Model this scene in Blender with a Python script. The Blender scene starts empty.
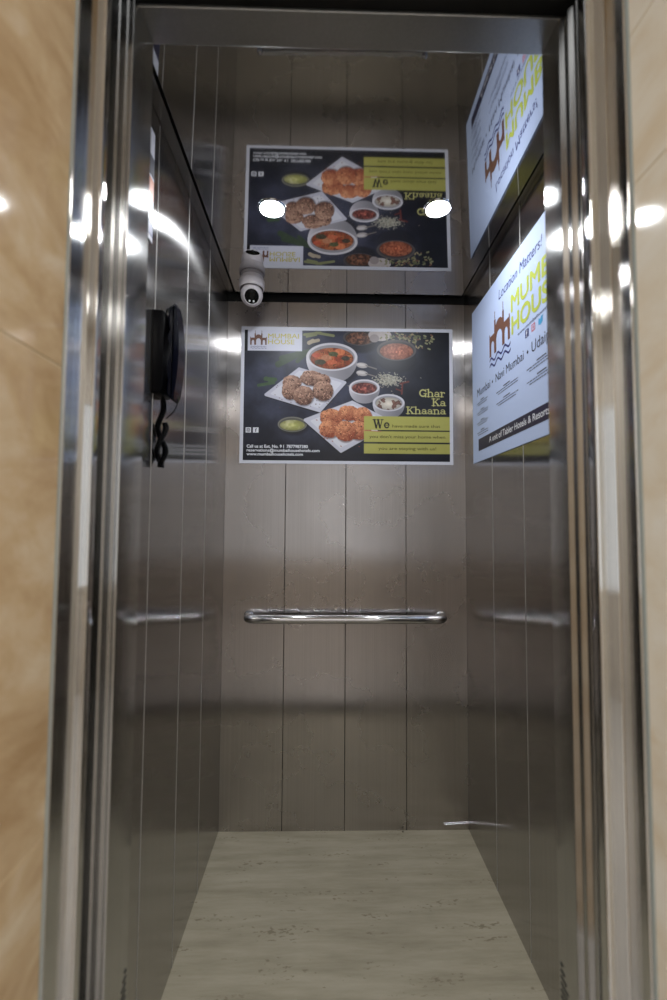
import bpy, bmesh, math, random
import numpy as np
from mathutils import Vector, Matrix

random.seed(4)
S = bpy.context.scene
COL = S.collection

# ------------------------------------------------------------------ camera
LX, RX, DY, CZ = -0.4189, 0.6011, 1.876, 2.222     # cabin walls, back wall, ceiling height
EYE = Vector((0, 0, 1.2512))
cam = bpy.data.cameras.new('camera')
co = bpy.data.objects.new('camera', cam)
COL.objects.link(co)
yaw, pitch, roll = 0.0207, 0.0513, 0.0060
fw = Vector((math.sin(yaw) * math.cos(pitch), math.cos(yaw) * math.cos(pitch), math.sin(pitch)))
rt = Vector((math.cos(yaw), -math.sin(yaw), 0))
up = rt.cross(fw)
r2 = math.cos(roll) * rt + math.sin(roll) * up
u2 = -math.sin(roll) * rt + math.cos(roll) * up
m = Matrix((r2, u2, -fw)).transposed().to_4x4()
m.translation = EYE
co.matrix_world = m
cam.sensor_fit = 'HORIZONTAL'
cam.sensor_width = 24
cam.lens = 24 * 445 / 667
cam.clip_start = 0.01
cam.dof.use_dof = True
cam.dof.focus_distance = 1.8
cam.dof.aperture_fstop = 2.0
S.camera = co

TILT = 0.033          # the ceiling panel rises slightly towards the door

# ------------------------------------------------------------------ world, exposure
w = bpy.data.worlds.new('world')
S.world = w
w.use_nodes = True
w.node_tree.nodes['Background'].inputs[0].default_value = (0.56, 0.56, 0.56, 1)
w.node_tree.nodes['Background'].inputs[1].default_value = 0.25
S.view_settings.view_transform = 'Standard'
S.view_settings.look = 'None'
S.view_settings.gamma = 1
S.view_settings.use_curve_mapping = False
S.view_settings.exposure = 3.1

DOWNLIGHT = 34.0      # emission of the two cabin downlights
LOBBY_FILL = 7.0           # emission of the added, unseen lobby lamps


# ------------------------------------------------------------------ helpers
def srgb(r, g, b):
    f = lambda c: c / 12.92 if c <= 0.04045 else ((c + 0.055) / 1.055) ** 2.4
    return (f(r / 255), f(g / 255), f(b / 255), 1)


def link(o, parent=None):
    COL.objects.link(o)
    if parent is not None:
        o.parent = parent
    return o


def obj(name, bm, mat, parent=None, smooth=False, loc=None):
    me = bpy.data.meshes.new(name)
    bmesh.ops.recalc_face_normals(bm, faces=bm.faces[:])
    bm.to_mesh(me)
    bm.free()
    if smooth:
        for p in me.polygons:
            p.use_smooth = True
        try:
            me.set_sharp_from_angle(angle=math.radians(40))
        except Exception:
            pass
    if isinstance(mat, (list, tuple)):
        for k in mat:
            me.materials.append(k)
    else:
        me.materials.append(mat)
    o = bpy.data.objects.new(name, me)
    if loc is not None:
        o.location = loc
    return link(o, parent)


def thing(name, label, cat, loc=(0, 0, 0), group=None):
    o = bpy.data.objects.new(name, None)
    o.empty_display_size = 0.05
    link(o)
    o.location = loc
    tag(o, label, cat, group)
    return o


def tag(o, label, cat, group=None):
    o['label'] = label
    o['category'] = cat
    if group:
        o['group'] = group
    return o


def struct(name, bm, mat, parent=None, smooth=False):
    o = obj(name, bm, mat, parent, smooth)
    o['kind'] = 'structure'
    return o


def box(bm, x0, x1, y0, y1, z0, z1, bev=0.0, mi=0):
    vs = [bm.verts.new(p) for p in ((x0, y0, z0), (x1, y0, z0), (x1, y1, z0), (x0, y1, z0),
                                    (x0, y0, z1), (x1, y0, z1), (x1, y1, z1), (x0, y1, z1))]
    fs = [bm.faces.new([vs[i] for i in q]) for q in
          ((0, 3, 2, 1), (4, 5, 6, 7), (0, 1, 5, 4), (1, 2, 6, 5), (2, 3, 7, 6), (3, 0, 4, 7))]
    for f in fs:
        f.material_index = mi
    if bev:
        es = list({e for f in fs for e in f.edges})
        bmesh.ops.bevel(bm, geom=es, offset=bev, segments=2, affect='EDGES', profile=0.5)


def tube(bm, pts, r, n=12, caps=True, rs=None):
    pts = [Vector(p) for p in pts]
    rings = []
    t0 = (pts[1] - pts[0]).normalized()
    a = Vector((0, 0, 1)) if abs(t0.z) < 0.9 else Vector((1, 0, 0))
    nrm = t0.cross(a).normalized()
    for i, p in enumerate(pts):
        t = (pts[min(i + 1, len(pts) - 1)] - pts[max(i - 1, 0)]).normalized()
        nrm = (nrm - t * nrm.dot(t)).normalized()
        b = t.cross(nrm)
        rr = rs[i] if rs else r
        rings.append([bm.verts.new(p + rr * (math.cos(2 * math.pi * k / n) * nrm + math.sin(2 * math.pi * k / n) * b))
                      for k in range(n)])
    for A, B in zip(rings, rings[1:]):
        for k in range(n):
            bm.faces.new((A[k], A[(k + 1) % n], B[(k + 1) % n], B[k]))
    if caps:
        bm.faces.new(rings[0][::-1])
        bm.faces.new(rings[-1])


def lathe(bm, prof, n=48, M=None, cap0=True, cap1=True):
    """prof: (r, z) pairs around local Z"""
    M = M or Matrix()
    rings = []
    for r, z in prof:
        if r < 1e-6:
            rings.append([bm.verts.new(M @ Vector((0, 0, z)))])
        else:
            rings.append([bm.verts.new(M @ Vector((r * math.cos(2 * math.pi * k / n), r * math.sin(2 * math.pi * k / n), z)))
                          for k in range(n)])
    for A, B in zip(rings, rings[1:]):
        for k in range(n):
            if len(A) == 1 and len(B) == 1:
                continue
            if len(A) == 1:
                bm.faces.new((A[0], B[(k + 1) % n], B[k]))
            elif len(B) == 1:
                bm.faces.new((A[k], A[(k + 1) % n], B[0]))
            else:
                bm.faces.new((A[k], A[(k + 1) % n], B[(k + 1) % n], B[k]))
    if cap0 and len(rings[0]) > 1:
        bm.faces.new(rings[0][::-1])
    if cap1 and len(rings[-1]) > 1:
        bm.faces.new(rings[-1])


def extrude_profile(bm, pts, z0, z1, bev=0.0):
    """closed plan outline pts (x,y) pulled up from z0 to z1"""
    a = [bm.verts.new((x, y, z0)) for x, y in pts]
    b = [bm.verts.new((x, y, z1)) for x, y in pts]
    n = len(pts)
    side = []
    for k in range(n):
        side.append(bm.faces.new((a[k], a[(k + 1) % n], b[(k + 1) % n], b[k])))
    bm.faces.new(a[::-1])
    bm.faces.new(b)
    if bev:
        es = [e for f in side for e in f.edges if abs(e.verts[0].co.z - e.verts[1].co.z) > 0.01]
        bmesh.ops.bevel(bm, geom=list(set(es)), offset=bev, segments=3, affect='EDGES', profile=0.5)


# ------------------------------------------------------------------ materials
def mat(name, color, rough=0.5, metal=0.0, spec=0.5, emit=0.0, coat=0.0):
    mt = bpy.data.materials.new(name)
    mt.use_nodes = True
    b = mt.node_tree.nodes['Principled BSDF']
    b.inputs['Base Color'].default_value = color
    b.inputs['Roughness'].default_value = rough
    b.inputs['Metallic'].default_value = metal
    b.inputs['Specular IOR Level'].default_value = spec
    b.inputs['Coat Weight'].default_value = coat
    b.inputs['Coat Roughness'].default_value = 0.08
    if emit:
        b.inputs['Emission Color'].default_value = color
        b.inputs['Emission Strength'].default_value = emit
    return mt


def nd(mt, kind, **kw):
    n = mt.node_tree.nodes.new(kind)
    for k, v in kw.items():
        setattr(n, k, v)
    return n


def ln(mt, a, b):
    mt.node_tree.links.new(a, b)


def steel(name, color, rough=0.3, aniso=0.85, grain=0.06, scale=(260, 260, 1.2), dark=0.12, bump=0.0):
    """vertically brushed steel: reflections spread sideways across the grain"""
    mt = mat(name, color, rough, 1.0)
    b = mt.node_tree.nodes['Principled BSDF']
    b.inputs['Anisotropic'].default_value = aniso
    geo = nd(mt, 'ShaderNodeNewGeometry')
    cr = nd(mt, 'ShaderNodeVectorMath', operation='CROSS_PRODUCT')
    ln(mt, geo.outputs['Normal'], cr.inputs[0])
    cr.inputs[1].default_value = (0, 0, 1)
    ln(mt, cr.outputs[0], b.inputs['Tangent'])
    tc = nd(mt, 'ShaderNodeTexCoord')
    mp = nd(mt, 'ShaderNodeMapping')
    mp.inputs['Scale'].default_value = scale
    ln(mt, tc.outputs['Object'], mp.inputs[0])
    nz = nd(mt, 'ShaderNodeTexNoise')
    nz.inputs['Scale'].default_value = 1
    nz.inputs['Detail'].default_value = 3
    ln(mt, mp.outputs[0], nz.inputs[0])
    # soft smudges
    n2 = nd(mt, 'ShaderNodeTexNoise')
    n2.inputs['Scale'].default_value = 3.2
    n2.inputs['Detail'].default_value = 5
    ln(mt, tc.outputs['Object'], n2.inputs[0])
    mr = nd(mt, 'ShaderNodeMapRange')
    mr.inputs['From Min'].default_value = 0.3
    mr.inputs['From Max'].default_value = 0.7
    mr.inputs['To Min'].default_value = rough * 0.82
    mr.inputs['To Max'].default_value = rough * 1.2
    ln(mt, n2.outputs[0], mr.inputs[0])
    ln(mt, mr.outputs[0], b.inputs['Roughness'])
    ad = nd(mt, 'ShaderNodeMath', operation='ADD')
    ln(mt, nz.outputs[0], ad.inputs[0])
    ln(mt, n2.outputs[0], ad.inputs[1])
    m2 = nd(mt, 'ShaderNodeMapRange')
    m2.inputs['From Min'].default_value = 0.6
    m2.inputs['From Max'].default_value = 1.4
    ln(mt, ad.outputs[0], m2.inputs[0])
    mx = nd(mt, 'ShaderNodeMix', data_type='RGBA')
    mx.inputs[6].default_value = (color[0] * (1 - dark), color[1] * (1 - dark), color[2] * (1 - dark), 1)
    mx.inputs[7].default_value = (min(1, color[0] * (1 + dark)), min(1, color[1] * (1 + dark)), min(1, color[2] * (1 + dark)), 1)
    ln(mt, m2.outputs[0], mx.inputs[0])
    ln(mt, mx.outputs[2], b.inputs['Base Color'])
    bp = nd(mt, 'ShaderNodeBump')
    bp.inputs['Strength'].default_value = grain
    bp.inputs['Distance'].default_value = 0.001
    if bump:
        vo = nd(mt, 'ShaderNodeTexVoronoi')
        vo.inputs['Scale'].default_value = 330
        ln(mt, tc.outputs['Object'], vo.inputs[0])
        sm = nd(mt, 'ShaderNodeMath', operation='MULTIPLY_ADD')
        ln(mt, vo.outputs['Distance'], sm.inputs[0])
        sm.inputs[1].default_value = bump
        ln(mt, nz.outputs[0], sm.inputs[2])
        ln(mt, sm.outputs[0], bp.inputs['Height'])
    else:
        ln(mt, nz.outputs[0], bp.inputs['Height'])
    ln(mt, bp.outputs[0], b.inputs['Normal'])
    return mt


def marble_mat(name, c0, c1, c2, tile=0.38, off=0.1, ax=1):
    mt = mat(name, c1, 0.06, 0, 0.5)
    b = mt.node_tree.nodes['Principled BSDF']
    tc = nd(mt, 'ShaderNodeTexCoord')
    mp = nd(mt, 'ShaderNodeMapping')
    mp.inputs['Scale'].default_value = (5, 5, 8)
    mp.inputs['Rotation'].default_value = (-0.35, 0.1, 0)
    ln(mt, tc.outputs['Object'], mp.inputs[0])
    nz = nd(mt, 'ShaderNodeTexNoise')
    nz.inputs['Scale'].default_value = 1.3
    nz.inputs['Detail'].default_value = 9
    nz.inputs['Roughness'].default_value = 0.6
    nz.inputs['Distortion'].default_value = 0.4
    ln(mt, mp.outputs[0], nz.inputs[0])
    cr = nd(mt, 'ShaderNodeValToRGB')
    e = cr.color_ramp.elements
    e[0].position = 0.32
    e[0].color = c0
    e[1].position = 0.68
    e[1].color = c2
    k = e.new(0.5)
    k.color = c1
    ln(mt, nz.outputs[0], cr.inputs[0])
    ln(mt, cr.outputs[0], b.inputs['Base Color'])
    return mt


def stone_floor(name):
    mt = mat(name, (0.5, 0.5, 0.4, 1), 0.5, 0, 0.3)
    b = mt.node_tree.nodes['Principled BSDF']
    tc = nd(mt, 'ShaderNodeTexCoord')
    mp = nd(mt, 'ShaderNodeMapping')
    mp.inputs['Scale'].default_value = (2.2, 16, 1)
    ln(mt, tc.outputs['Object'], mp.inputs[0])
    nz = nd(mt, 'ShaderNodeTexNoise')
    nz.inputs['Scale'].default_value = 1.2
    nz.inputs['Detail'].default_value = 10
    nz.inputs['Roughness'].default_value = 0.68
    ln(mt, mp.outputs[0], nz.inputs[0])
    cr = nd(mt, 'ShaderNodeValToRGB')
    e = cr.color_ramp.elements
    e[0].position = 0.3
    e[0].color = srgb(158, 151, 131)
    e[1].position = 0.7
    e[1].color = srgb(193, 187, 168)
    k = e.new(0.5)
    k.color = srgb(178, 171, 151)
    ln(mt, nz.outputs[0], cr.inputs[0])
    # small dark pits in rows
    mp2 = nd(mt, 'ShaderNodeMapping')
    mp2.inputs['Scale'].default_value = (55, 110, 1)
    ln(mt, tc.outputs['Object'], mp2.inputs[0])
    n2 = nd(mt, 'ShaderNodeTexNoise')
    n2.inputs['Scale'].default_value = 1
    n2.inputs['Detail'].default_value = 2
    ln(mt, mp2.outputs[0], n2.inputs[0])
    n3 = nd(mt, 'ShaderNodeTexNoise')
    n3.inputs['Scale'].default_value = 1
    n3.inputs['Detail'].default_value = 2
    mp3 = nd(mt, 'ShaderNodeMapping')
    mp3.inputs['Scale'].default_value = (5, 22, 1)
    ln(mt, tc.outputs['Object'], mp3.inputs[0])
    ln(mt, mp3.outputs[0], n3.inputs[0])
    mu = nd(mt, 'ShaderNodeMath', operation='MULTIPLY')
    ln(mt, n2.outputs[0], mu.inputs[0])
    ln(mt, n3.outputs[0], mu.inputs[1])
    r2_ = nd(mt, 'ShaderNodeMapRange')
    r2_.inputs['From Min'].default_value = 0.35
    r2_.inputs['From Max'].default_value = 0.42
    ln(mt, mu.outputs[0], r2_.inputs[0])
    mx = nd(mt, 'ShaderNodeMix', data_type='RGBA')
    ln(mt, r2_.outputs[0], mx.inputs[0])
    ln(mt, cr.outputs[0], mx.inputs[6])
    mx.inputs[7].default_value = srgb(146, 138, 118)
    ln(mt, mx.outputs[2], b.inputs['Base Color'])
    return mt


M = dict(
    wall=steel('brushed_steel', (0.50, 0.475, 0.47, 1), 0.27, 1.0, 0.04),
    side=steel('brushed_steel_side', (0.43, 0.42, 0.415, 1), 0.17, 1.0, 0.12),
    jamb=steel('frame_steel', (0.62, 0.62, 0.61, 1), 0.09, 1.0, 0.40),
    linen=steel('linen_steel', (0.50, 0.50, 0.495, 1), 0.17, 1.0, 0.25, bump=0.0),
    soffit=steel('lintel_steel', (0.40, 0.40, 0.395, 1), 0.30, 0.0, 0.08, bump=0.6),
    mirror=mat('polished_steel', (0.57, 0.565, 0.565, 1), 0.035, 1.0),
    satin=mat('satin_steel', (0.33, 0.32, 0.31, 1), 0.22, 1.0),
    bead=mat('seam_glint_bead', (0.46, 0.45, 0.44, 1), 0.5, 0.6),  # pale strip imitating the bright line on seam edges
    chrome=mat('chrome', (0.50, 0.50, 0.52, 1), 0.09, 1.0),
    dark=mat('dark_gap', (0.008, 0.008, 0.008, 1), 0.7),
    trim=mat('black_trim', (0.02, 0.02, 0.02, 1), 0.5),
    floor=stone_floor('travertine'),
    marble=marble_mat('beige_marble', srgb(180, 150, 112), srgb(204, 178, 142), srgb(222, 206, 180)),
    marble_pale=marble_mat('pale_marble', srgb(222, 206, 180), srgb(232, 224, 208), srgb(238, 234, 224)),
    grout=mat('grout', srgb(214, 196, 162), 0.8),
    edge=mat('sealant', srgb(150, 160, 160), 0.5),
    white=mat('white_plastic', srgb(214, 208, 212), 0.4),
    black=mat('black_plastic', (0.003, 0.003, 0.004, 1), 0.28, 0, 0.08),
    navyp=mat('handset_plastic', (0.003, 0.004, 0.012, 1), 0.2, 0, 0.14),
    glass=mat('dark_lens', (0.004, 0.004, 0.004, 1), 0.15, 0, 0.15),
    led=mat('led_dot', srgb(225, 225, 225), 0.5),
    paint=mat('lobby_paint', srgb(205, 200, 194), 0.7),
    lobby_floor=mat('lobby_floor', srgb(190, 187, 184), 0.35),
    paper=mat('poster_sheet', srgb(212, 214, 226), 0.38, 0, 0.4),
    paper_blue=mat('poster_sheet_pale', srgb(185, 200, 233), 0.6, 0, 0.25),
    brown=mat('ink_brown', srgb(112, 76, 62), 0.4),
    navy=mat('ink_navy', srgb(40, 42, 110), 0.4),
    band=mat('ink_band', srgb(34, 30, 62), 0.4),
    lime=mat('ink_lime', srgb(190, 202, 84), 0.4),
    gold=mat('ink_gold', srgb(196, 186, 104), 0.4),
    ink=mat('ink_dark', srgb(36, 36, 60), 0.4),
    inkw=mat('ink_white', srgb(226, 228, 236), 0.4),
    ftext=mat('ink_olive', srgb(74, 72, 20), 0.4),
    orange=mat('ink_orange', srgb(206, 110, 60), 0.4),
    cyan=mat('ink_cyan', srgb(70, 160, 210), 0.4),
    pink=mat('ink_pink', srgb(205, 120, 130), 0.4),
    clear=mat('clear_tape', srgb(190, 190, 186), 0.12),
)
M['clear'].node_tree.nodes['Principled BSDF'].inputs['Transmission Weight'].default_value = 0.75


def emis(name, color, s):
    mt = bpy.data.materials.new(name)
    mt.use_nodes = True
    nt = mt.node_tree
    nt.nodes.clear()
    e = nt.nodes.new('ShaderNodeEmission')
    e.inputs[0].default_value = color
    e.inputs[1].default_value = s
    o = nt.nodes.new('ShaderNodeOutputMaterial')
    nt.links.new(e.outputs[0], o.inputs[0])
    return mt


M['lamp'] = emis('downlight_glow', (0.93, 0.97, 1.0, 1), DOWNLIGHT)
M['lobby_fill'] = emis('lobby_fill_glow', (1.0, 0.975, 0.93, 1), LOBBY_FILL)  # glow of lamps added behind the camera for the reflections

# ------------------------------------------------------------------ cabin structure
FY = 0.80     # inside face of the cabin front
bm = bmesh.new()
box(bm, LX, RX, 0.775, DY, -0.03, 0)
struct('floor', bm, M['floor'])

GAP = 0.0011
SEAMS = [1.076, 1.325, 1.574]      # joints of the side wall panels


def panels(axis, a0, a1, n, plane, out, z0, z1, mtl):
    """wall of n upright panels with thin dark joints; out = direction the wall's back lies"""
    bm = bmesh.new()
    cuts = [a0] + SEAMS + [a1] if axis == 'y' else [a0 + (a1 - a0) * k / n for k in range(n + 1)]
    for k in range(n):
        p0, p1 = cuts[k] + (GAP if k else 0), cuts[k + 1] - (GAP if k < n - 1 else 0)
        q0, q1 = sorted((plane, plane + out * 0.012))
        if axis == 'x':
            box(bm, p0, p1, q0, q1, z0, z1, 0.0009)
        else:
            box(bm, q0, q1, p0, p1, z0, z1, 0.0009)
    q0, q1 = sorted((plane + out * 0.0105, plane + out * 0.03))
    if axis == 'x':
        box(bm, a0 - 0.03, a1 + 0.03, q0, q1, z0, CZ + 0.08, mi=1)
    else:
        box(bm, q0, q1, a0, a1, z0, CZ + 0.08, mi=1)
    return bm


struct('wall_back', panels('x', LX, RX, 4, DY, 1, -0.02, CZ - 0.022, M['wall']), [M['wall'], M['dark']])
def glint_beads(bm, x):
    # added raised strips that stand in for light caught by seam edges
    for y in SEAMS:
        vs0 = [bm.verts.new((x + 0.0012 * math.cos(a) * (1 if x < 0 else -1), y + 0.0014 * math.sin(a), 0.0)) for a in [math.radians(d) for d in range(-90, 91, 30)]]
        vs1 = [bm.verts.new((v.co.x, v.co.y, CZ + 0.02)) for v in vs0]
        for i in range(6):
            bm.faces.new((vs0[i], vs0[i + 1], vs1[i + 1], vs1[i])).material_index = 2
    return bm


struct('wall_left', glint_beads(panels('y', 0.829, DY, 4, LX, -1, -0.02, CZ + 0.075, M['side']), LX), [M['side'], M['dark'], M['bead']])
struct('wall_right', glint_beads(panels('y', 0.829, DY, 4, RX, 1, -0.02, CZ + 0.075, M['side']), RX), [M['side'], M['dark'], M['bead']])

# polished ceiling panel, held a little off the walls, with a black void above it
bm = bmesh.new()
box(bm, LX + 0.037, RX - 0.02, 0.795, DY - 0.018, CZ, CZ + 0.012, 0.0008)
for v in bm.verts:
    v.co.z += TILT * (DY - v.co.y)
struct('ceiling', bm, M['mirror'])
# satin margin strips between the panel and the side walls, with a narrow slit beside the panel
for nm, xa, xb in (('trim_14', LX + 0.0005, LX + 0.028), ('trim_15', RX - 0.013, RX - 0.0005)):
    bm = bmesh.new()
    box(bm, xa, xb, 0.795, DY - 0.018, CZ + 0.003, CZ + 0.010, 0.0005)
    for v in bm.verts:
        v.co.z += TILT * (DY - v.co.y)
    struct(nm, bm, M['satin'])
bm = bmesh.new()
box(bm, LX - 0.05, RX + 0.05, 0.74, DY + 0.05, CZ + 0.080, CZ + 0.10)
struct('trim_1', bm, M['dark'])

# ------------------------------------------------------------------ doorway profiles
ZT = 2.55
SOF = 2.138


def left_jambs():
    # cabin-side jamb (return panel)
    bm = bmesh.new()
    extrude_profile(bm, [(-0.4189, FY), (-0.3230, 0.79), (-0.3230, 0.7065), (-0.3320, 0.7065), (-0.3320, 0.7030),
                         (-0.3440, 0.7030), (-0.3440, 0.6995), (-0.52, 0.6995), (-0.52, 0.86), (-0.4320, 0.86), (-0.4320, FY + 0.027), (-0.4189, FY + 0.027)], 0, SOF, 0.0014)
    struct('trim_2', bm, M['linen'], smooth=True)
    # landing-side jamb
    bm = bmesh.new()
    extrude_profile(bm, [(-0.3323, 0.6524), (-0.3323, 0.6385), (-0.3461, 0.6385), (-0.3461, 0.5925),
                         (-0.3478, 0.5905), (-0.40, 0.5905), (-0.40, 0.6524)], 0, ZT, 0.0009)
    struct('trim_3', bm, M['jamb'], smooth=True)


def right_jambs():
    bm = bmesh.new()
    extrude_profile(bm, [(0.6011, FY), (0.4055, 0.79), (0.4055, 0.7317), (0.4130, 0.7240), (0.4130, 0.7160),
                         (0.4205, 0.7080), (0.4205, 0.7000), (0.66, 0.7000), (0.66, 0.86), (0.6140, 0.86), (0.6140, FY + 0.027), (0.6011, FY + 0.027)], 0, SOF, 0.0014)
    struct('trim_4', bm, M['linen'], smooth=True)
    bm = bmesh.new()
    extrude_profile(bm, [(0.3900, 0.6450), (0.3900, 0.6285), (0.3925, 0.6265), (0.4100, 0.6265),
                         (0.4187, 0.6265), (0.4187, 0.5863), (0.4240, 0.5863), (0.48, 0.5863), (0.48, 0.6450)], 0, ZT, 0.0018)
    struct('trim_5', bm, M['jamb'], smooth=True)


left_jambs()
right_jambs()
# lintel of the cabin opening: soffit, thin bright lip, dark track space above it
bm = bmesh.new()
box(bm, -0.4189, 0.6011, 0.729, 0.790, SOF, SOF + 0.006, 0.0012)
box(bm, -0.4189, 0.6011, 0.765, 0.790, SOF + 0.004, 2.35)
struct('trim_6', bm, M['soffit'])
bm = bmesh.new()
box(bm, -0.50, 0.60, 0.70, 0.762, SOF + 0.028, SOF + 0.06)
struct('trim_7', bm, M['dark'])
bm = bmesh.new()
box(bm, -0.3461, 0.4187, 0.592, 0.645, 2.16, ZT)
struct('trim_8', bm, M['jamb'])
# black linings of the sliding-door slots
bm = bmesh.new()
box(bm, -0.53, -0.385, 0.6524, 0.6995, 0, ZT)
struct('trim_9', bm, M['dark'])
bm = bmesh.new()
box(bm, 0.455, 0.66, 0.6450, 0.7000, 0, ZT)
struct('trim_10', bm, M['dark'])
# sill
bm = bmesh.new()
box(bm, -0.34, 0.42, 0.585, 0.775, -0.03, -0.002)
for k in range(4):
    box(bm, -0.34, 0.42, 0.60 + 0.042 * k, 0.605 + 0.042 * k, -0.002, 0.0)
struct('trim_11', bm, M['jamb'])

# ------------------------------------------------------------------ marble-lined reveal and lobby
def marble_reveal(name, x, out, mtl, ztiles, sealx):
    bm = bmesh.new()
    zs = ztiles
    for a, b_ in zip(zs, zs[1:]):
        q0, q1 = sorted((x, x + out * 0.02))
        box(bm, q0, q1, 0.27, 0.5900, a + 0.0012, b_ - 0.0012, 0.0008)
    q0, q1 = sorted((x + out * 0.0012, x + out * 0.03))
    box(bm, q0, q1, 0.28, 0.5895, 0, ZT, mi=1)
    struct(name, bm, [mtl, M['grout']])


marble_reveal('wall_reveal_left', -0.3490, -1, M['marble'], [0, 0.855, 1.455, 2.055, ZT], 0)
marble_reveal('wall_reveal_right', 0.4245, 1, M['marble_pale'], [0, 0.55, 1.72, 1.935, ZT], 0)
bm = bmesh.new()
tube(bm, [(-0.3480, 0.589, 0), (-0.3480, 0.589, ZT)], 0.0016, 8)
struct('trim_12', bm, M['edge'])
bm = bmesh.new()
tube(bm, [(0.4242, 0.5850, 0), (0.4242, 0.5850, ZT)], 0.0022, 8)
struct('trim_13', bm, M['edge'])

bm = bmesh.new()
box(bm, -1.5, -0.369, 0.27, 0.33, 0, 2.7)
box(bm, 0.4445, 1.5, 0.27, 0.33, 0, 2.7)
box(bm, -0.369, 0.4445, 0.27, 0.585, ZT, 2.7)
struct('wall_front', bm, M['marble'])
bm = bmesh.new()
box(bm, -1.55, 1.55, -2.45, 0.585, -0.05, -0.004)
struct('floor_lobby', bm, M['lobby_floor'])
bm = bmesh.new()
box(bm, -1.55, 1.55, -2.45, 0.60, 2.7, 2.75)
struct('ceiling_lobby', bm, M['paint'])
bm = bmesh.new()
box(bm, -1.55, -1.5, -2.45, 0.60, 0, 2.7)
struct('wall_lobby_left', bm, M['paint'])
bm = bmesh.new()
box(bm, 1.5, 1.55, -2.45, 0.60, 0, 2.7)
struct('wall_lobby_right', bm, M['paint'])
bm = bmesh.new()
WX0, WX1, WZ0, WZ1 = -0.95, 1.05, 0.75, 2.15      # added unseen daylit opening, gives the steel something bright to reflect
box(bm, -1.5, WX0, -2.45, -2.4, 0, 2.7)
box(bm, WX1, 1.5, -2.45, -2.4, 0, 2.7)
box(bm, WX0, WX1, -2.45, -2.4, 0, WZ0)
box(bm, WX0, WX1, -2.45, -2.4, WZ1, 2.7)
struct('wall_lobby_back', bm, M['paint'])
bm = bmesh.new()
for k in range(4):
    x = WX0 + (WX1 - WX0) * k / 3
    box(bm, x - 0.02, x + 0.02, -2.44, -2.40, WZ0, WZ1, 0.002)
for z in (WZ0, WZ1):
    box(bm, WX0 - 0.02, WX1 + 0.02, -2.44, -2.395, z - 0.02, z + 0.02, 0.002)
struct('added_window_1', bm, M['paint'])  # frame of the opening added to brighten the reflections

# ------------------------------------------------------------------ lamps
def downlight(x, y, z, label, rad, mtl, group, ring=M['chrome']):
    t = thing('ceiling_light', label, 'ceiling light', (x, y, z), group)
    bm = bmesh.new()
    lathe(bm, [(rad, -0.0005), (rad + 0.001, -0.0030), (rad + 0.007, -0.0030), (rad + 0.0095, -0.0005)], 48, cap0=False, cap1=False)
    obj('frame', bm, ring, t, True)
    bm = bmesh.new()
    lathe(bm, [(0.0, -0.0012), (rad, -0.0012)], 48, cap1=False)
    obj('diffuser', bm, mtl, t)
    if z < 2.5:
        t.rotation_euler = (-TILT, 0, 0)
    return t


downlight(-0.1715, 1.358, CZ + TILT * (DY - 1.358), 'round white downlight in the polished ceiling, nearer the handset side', 0.036, M['lamp'], 'downlights in the lift ceiling')
downlight(0.3510, 1.343, CZ + TILT * (DY - 1.343), 'round white downlight in the polished ceiling, nearer the white hotel poster', 0.0355, M['lamp'], 'downlights in the lift ceiling')
for x, y, lb in ((-0.8, -0.5, 'left, nearer the lift door'), (0.8, -0.5, 'right, nearer the lift door'),
                 (-0.8, -1.7, 'left, nearer the added lobby window'), (0.8, -1.7, 'right, nearer the added lobby window')):
    downlight(x, y, 2.7, 'added unseen fill lamp in the lobby ceiling at the ' + lb, 0.16, M['lobby_fill'], 'added lobby fill lamps', M['white'])  # lamps added out of view to feed the steel reflections

# ------------------------------------------------------------------ handrail
t = thing('handrail', 'chrome tubular handrail fixed across the back wall below the food poster', 'handrail', (0.0907, DY, 0.863))
hx0, hx1, hr = -0.4000, 0.4000, 0.0175
pts = []
yb, yf, rc = -0.004, -0.062, 0.034
pts.append((hx0, yb, 0))
for k in range(9):
    a = math.pi / 2 * k / 8
    pts.append((hx0 + rc - rc * math.cos(a), yf + rc - rc * math.sin(a), 0))
for k in range(1, 12):
    pts.append((hx0 + rc + (hx1 - hx0 - 2 * rc) * k / 12, yf, 0))
for k in range(9):
    a = math.pi / 2 * k / 8
    pts.append((hx1 - rc + rc * math.sin(a), yf + rc - rc * math.cos(a), 0))
pts.append((hx1, yb, 0))
bm = bmesh.new()
tube(bm, pts, hr, 24)
obj('rail', bm, M['chrome'], t, True)
for x in (hx0, hx1):
    bm = bmesh.new()
    lathe(bm, [(0.0185, 0.0), (0.0215, 0.0), (0.0215, 0.003), (0.0185, 0.006)], 32,
          Matrix.Translation((x, -0.0002, 0)) @ Matrix.Rotation(math.pi / 2, 4, 'X'), cap0=False, cap1=False)
    obj('flange', bm, M['chrome'], t, True)


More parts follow.
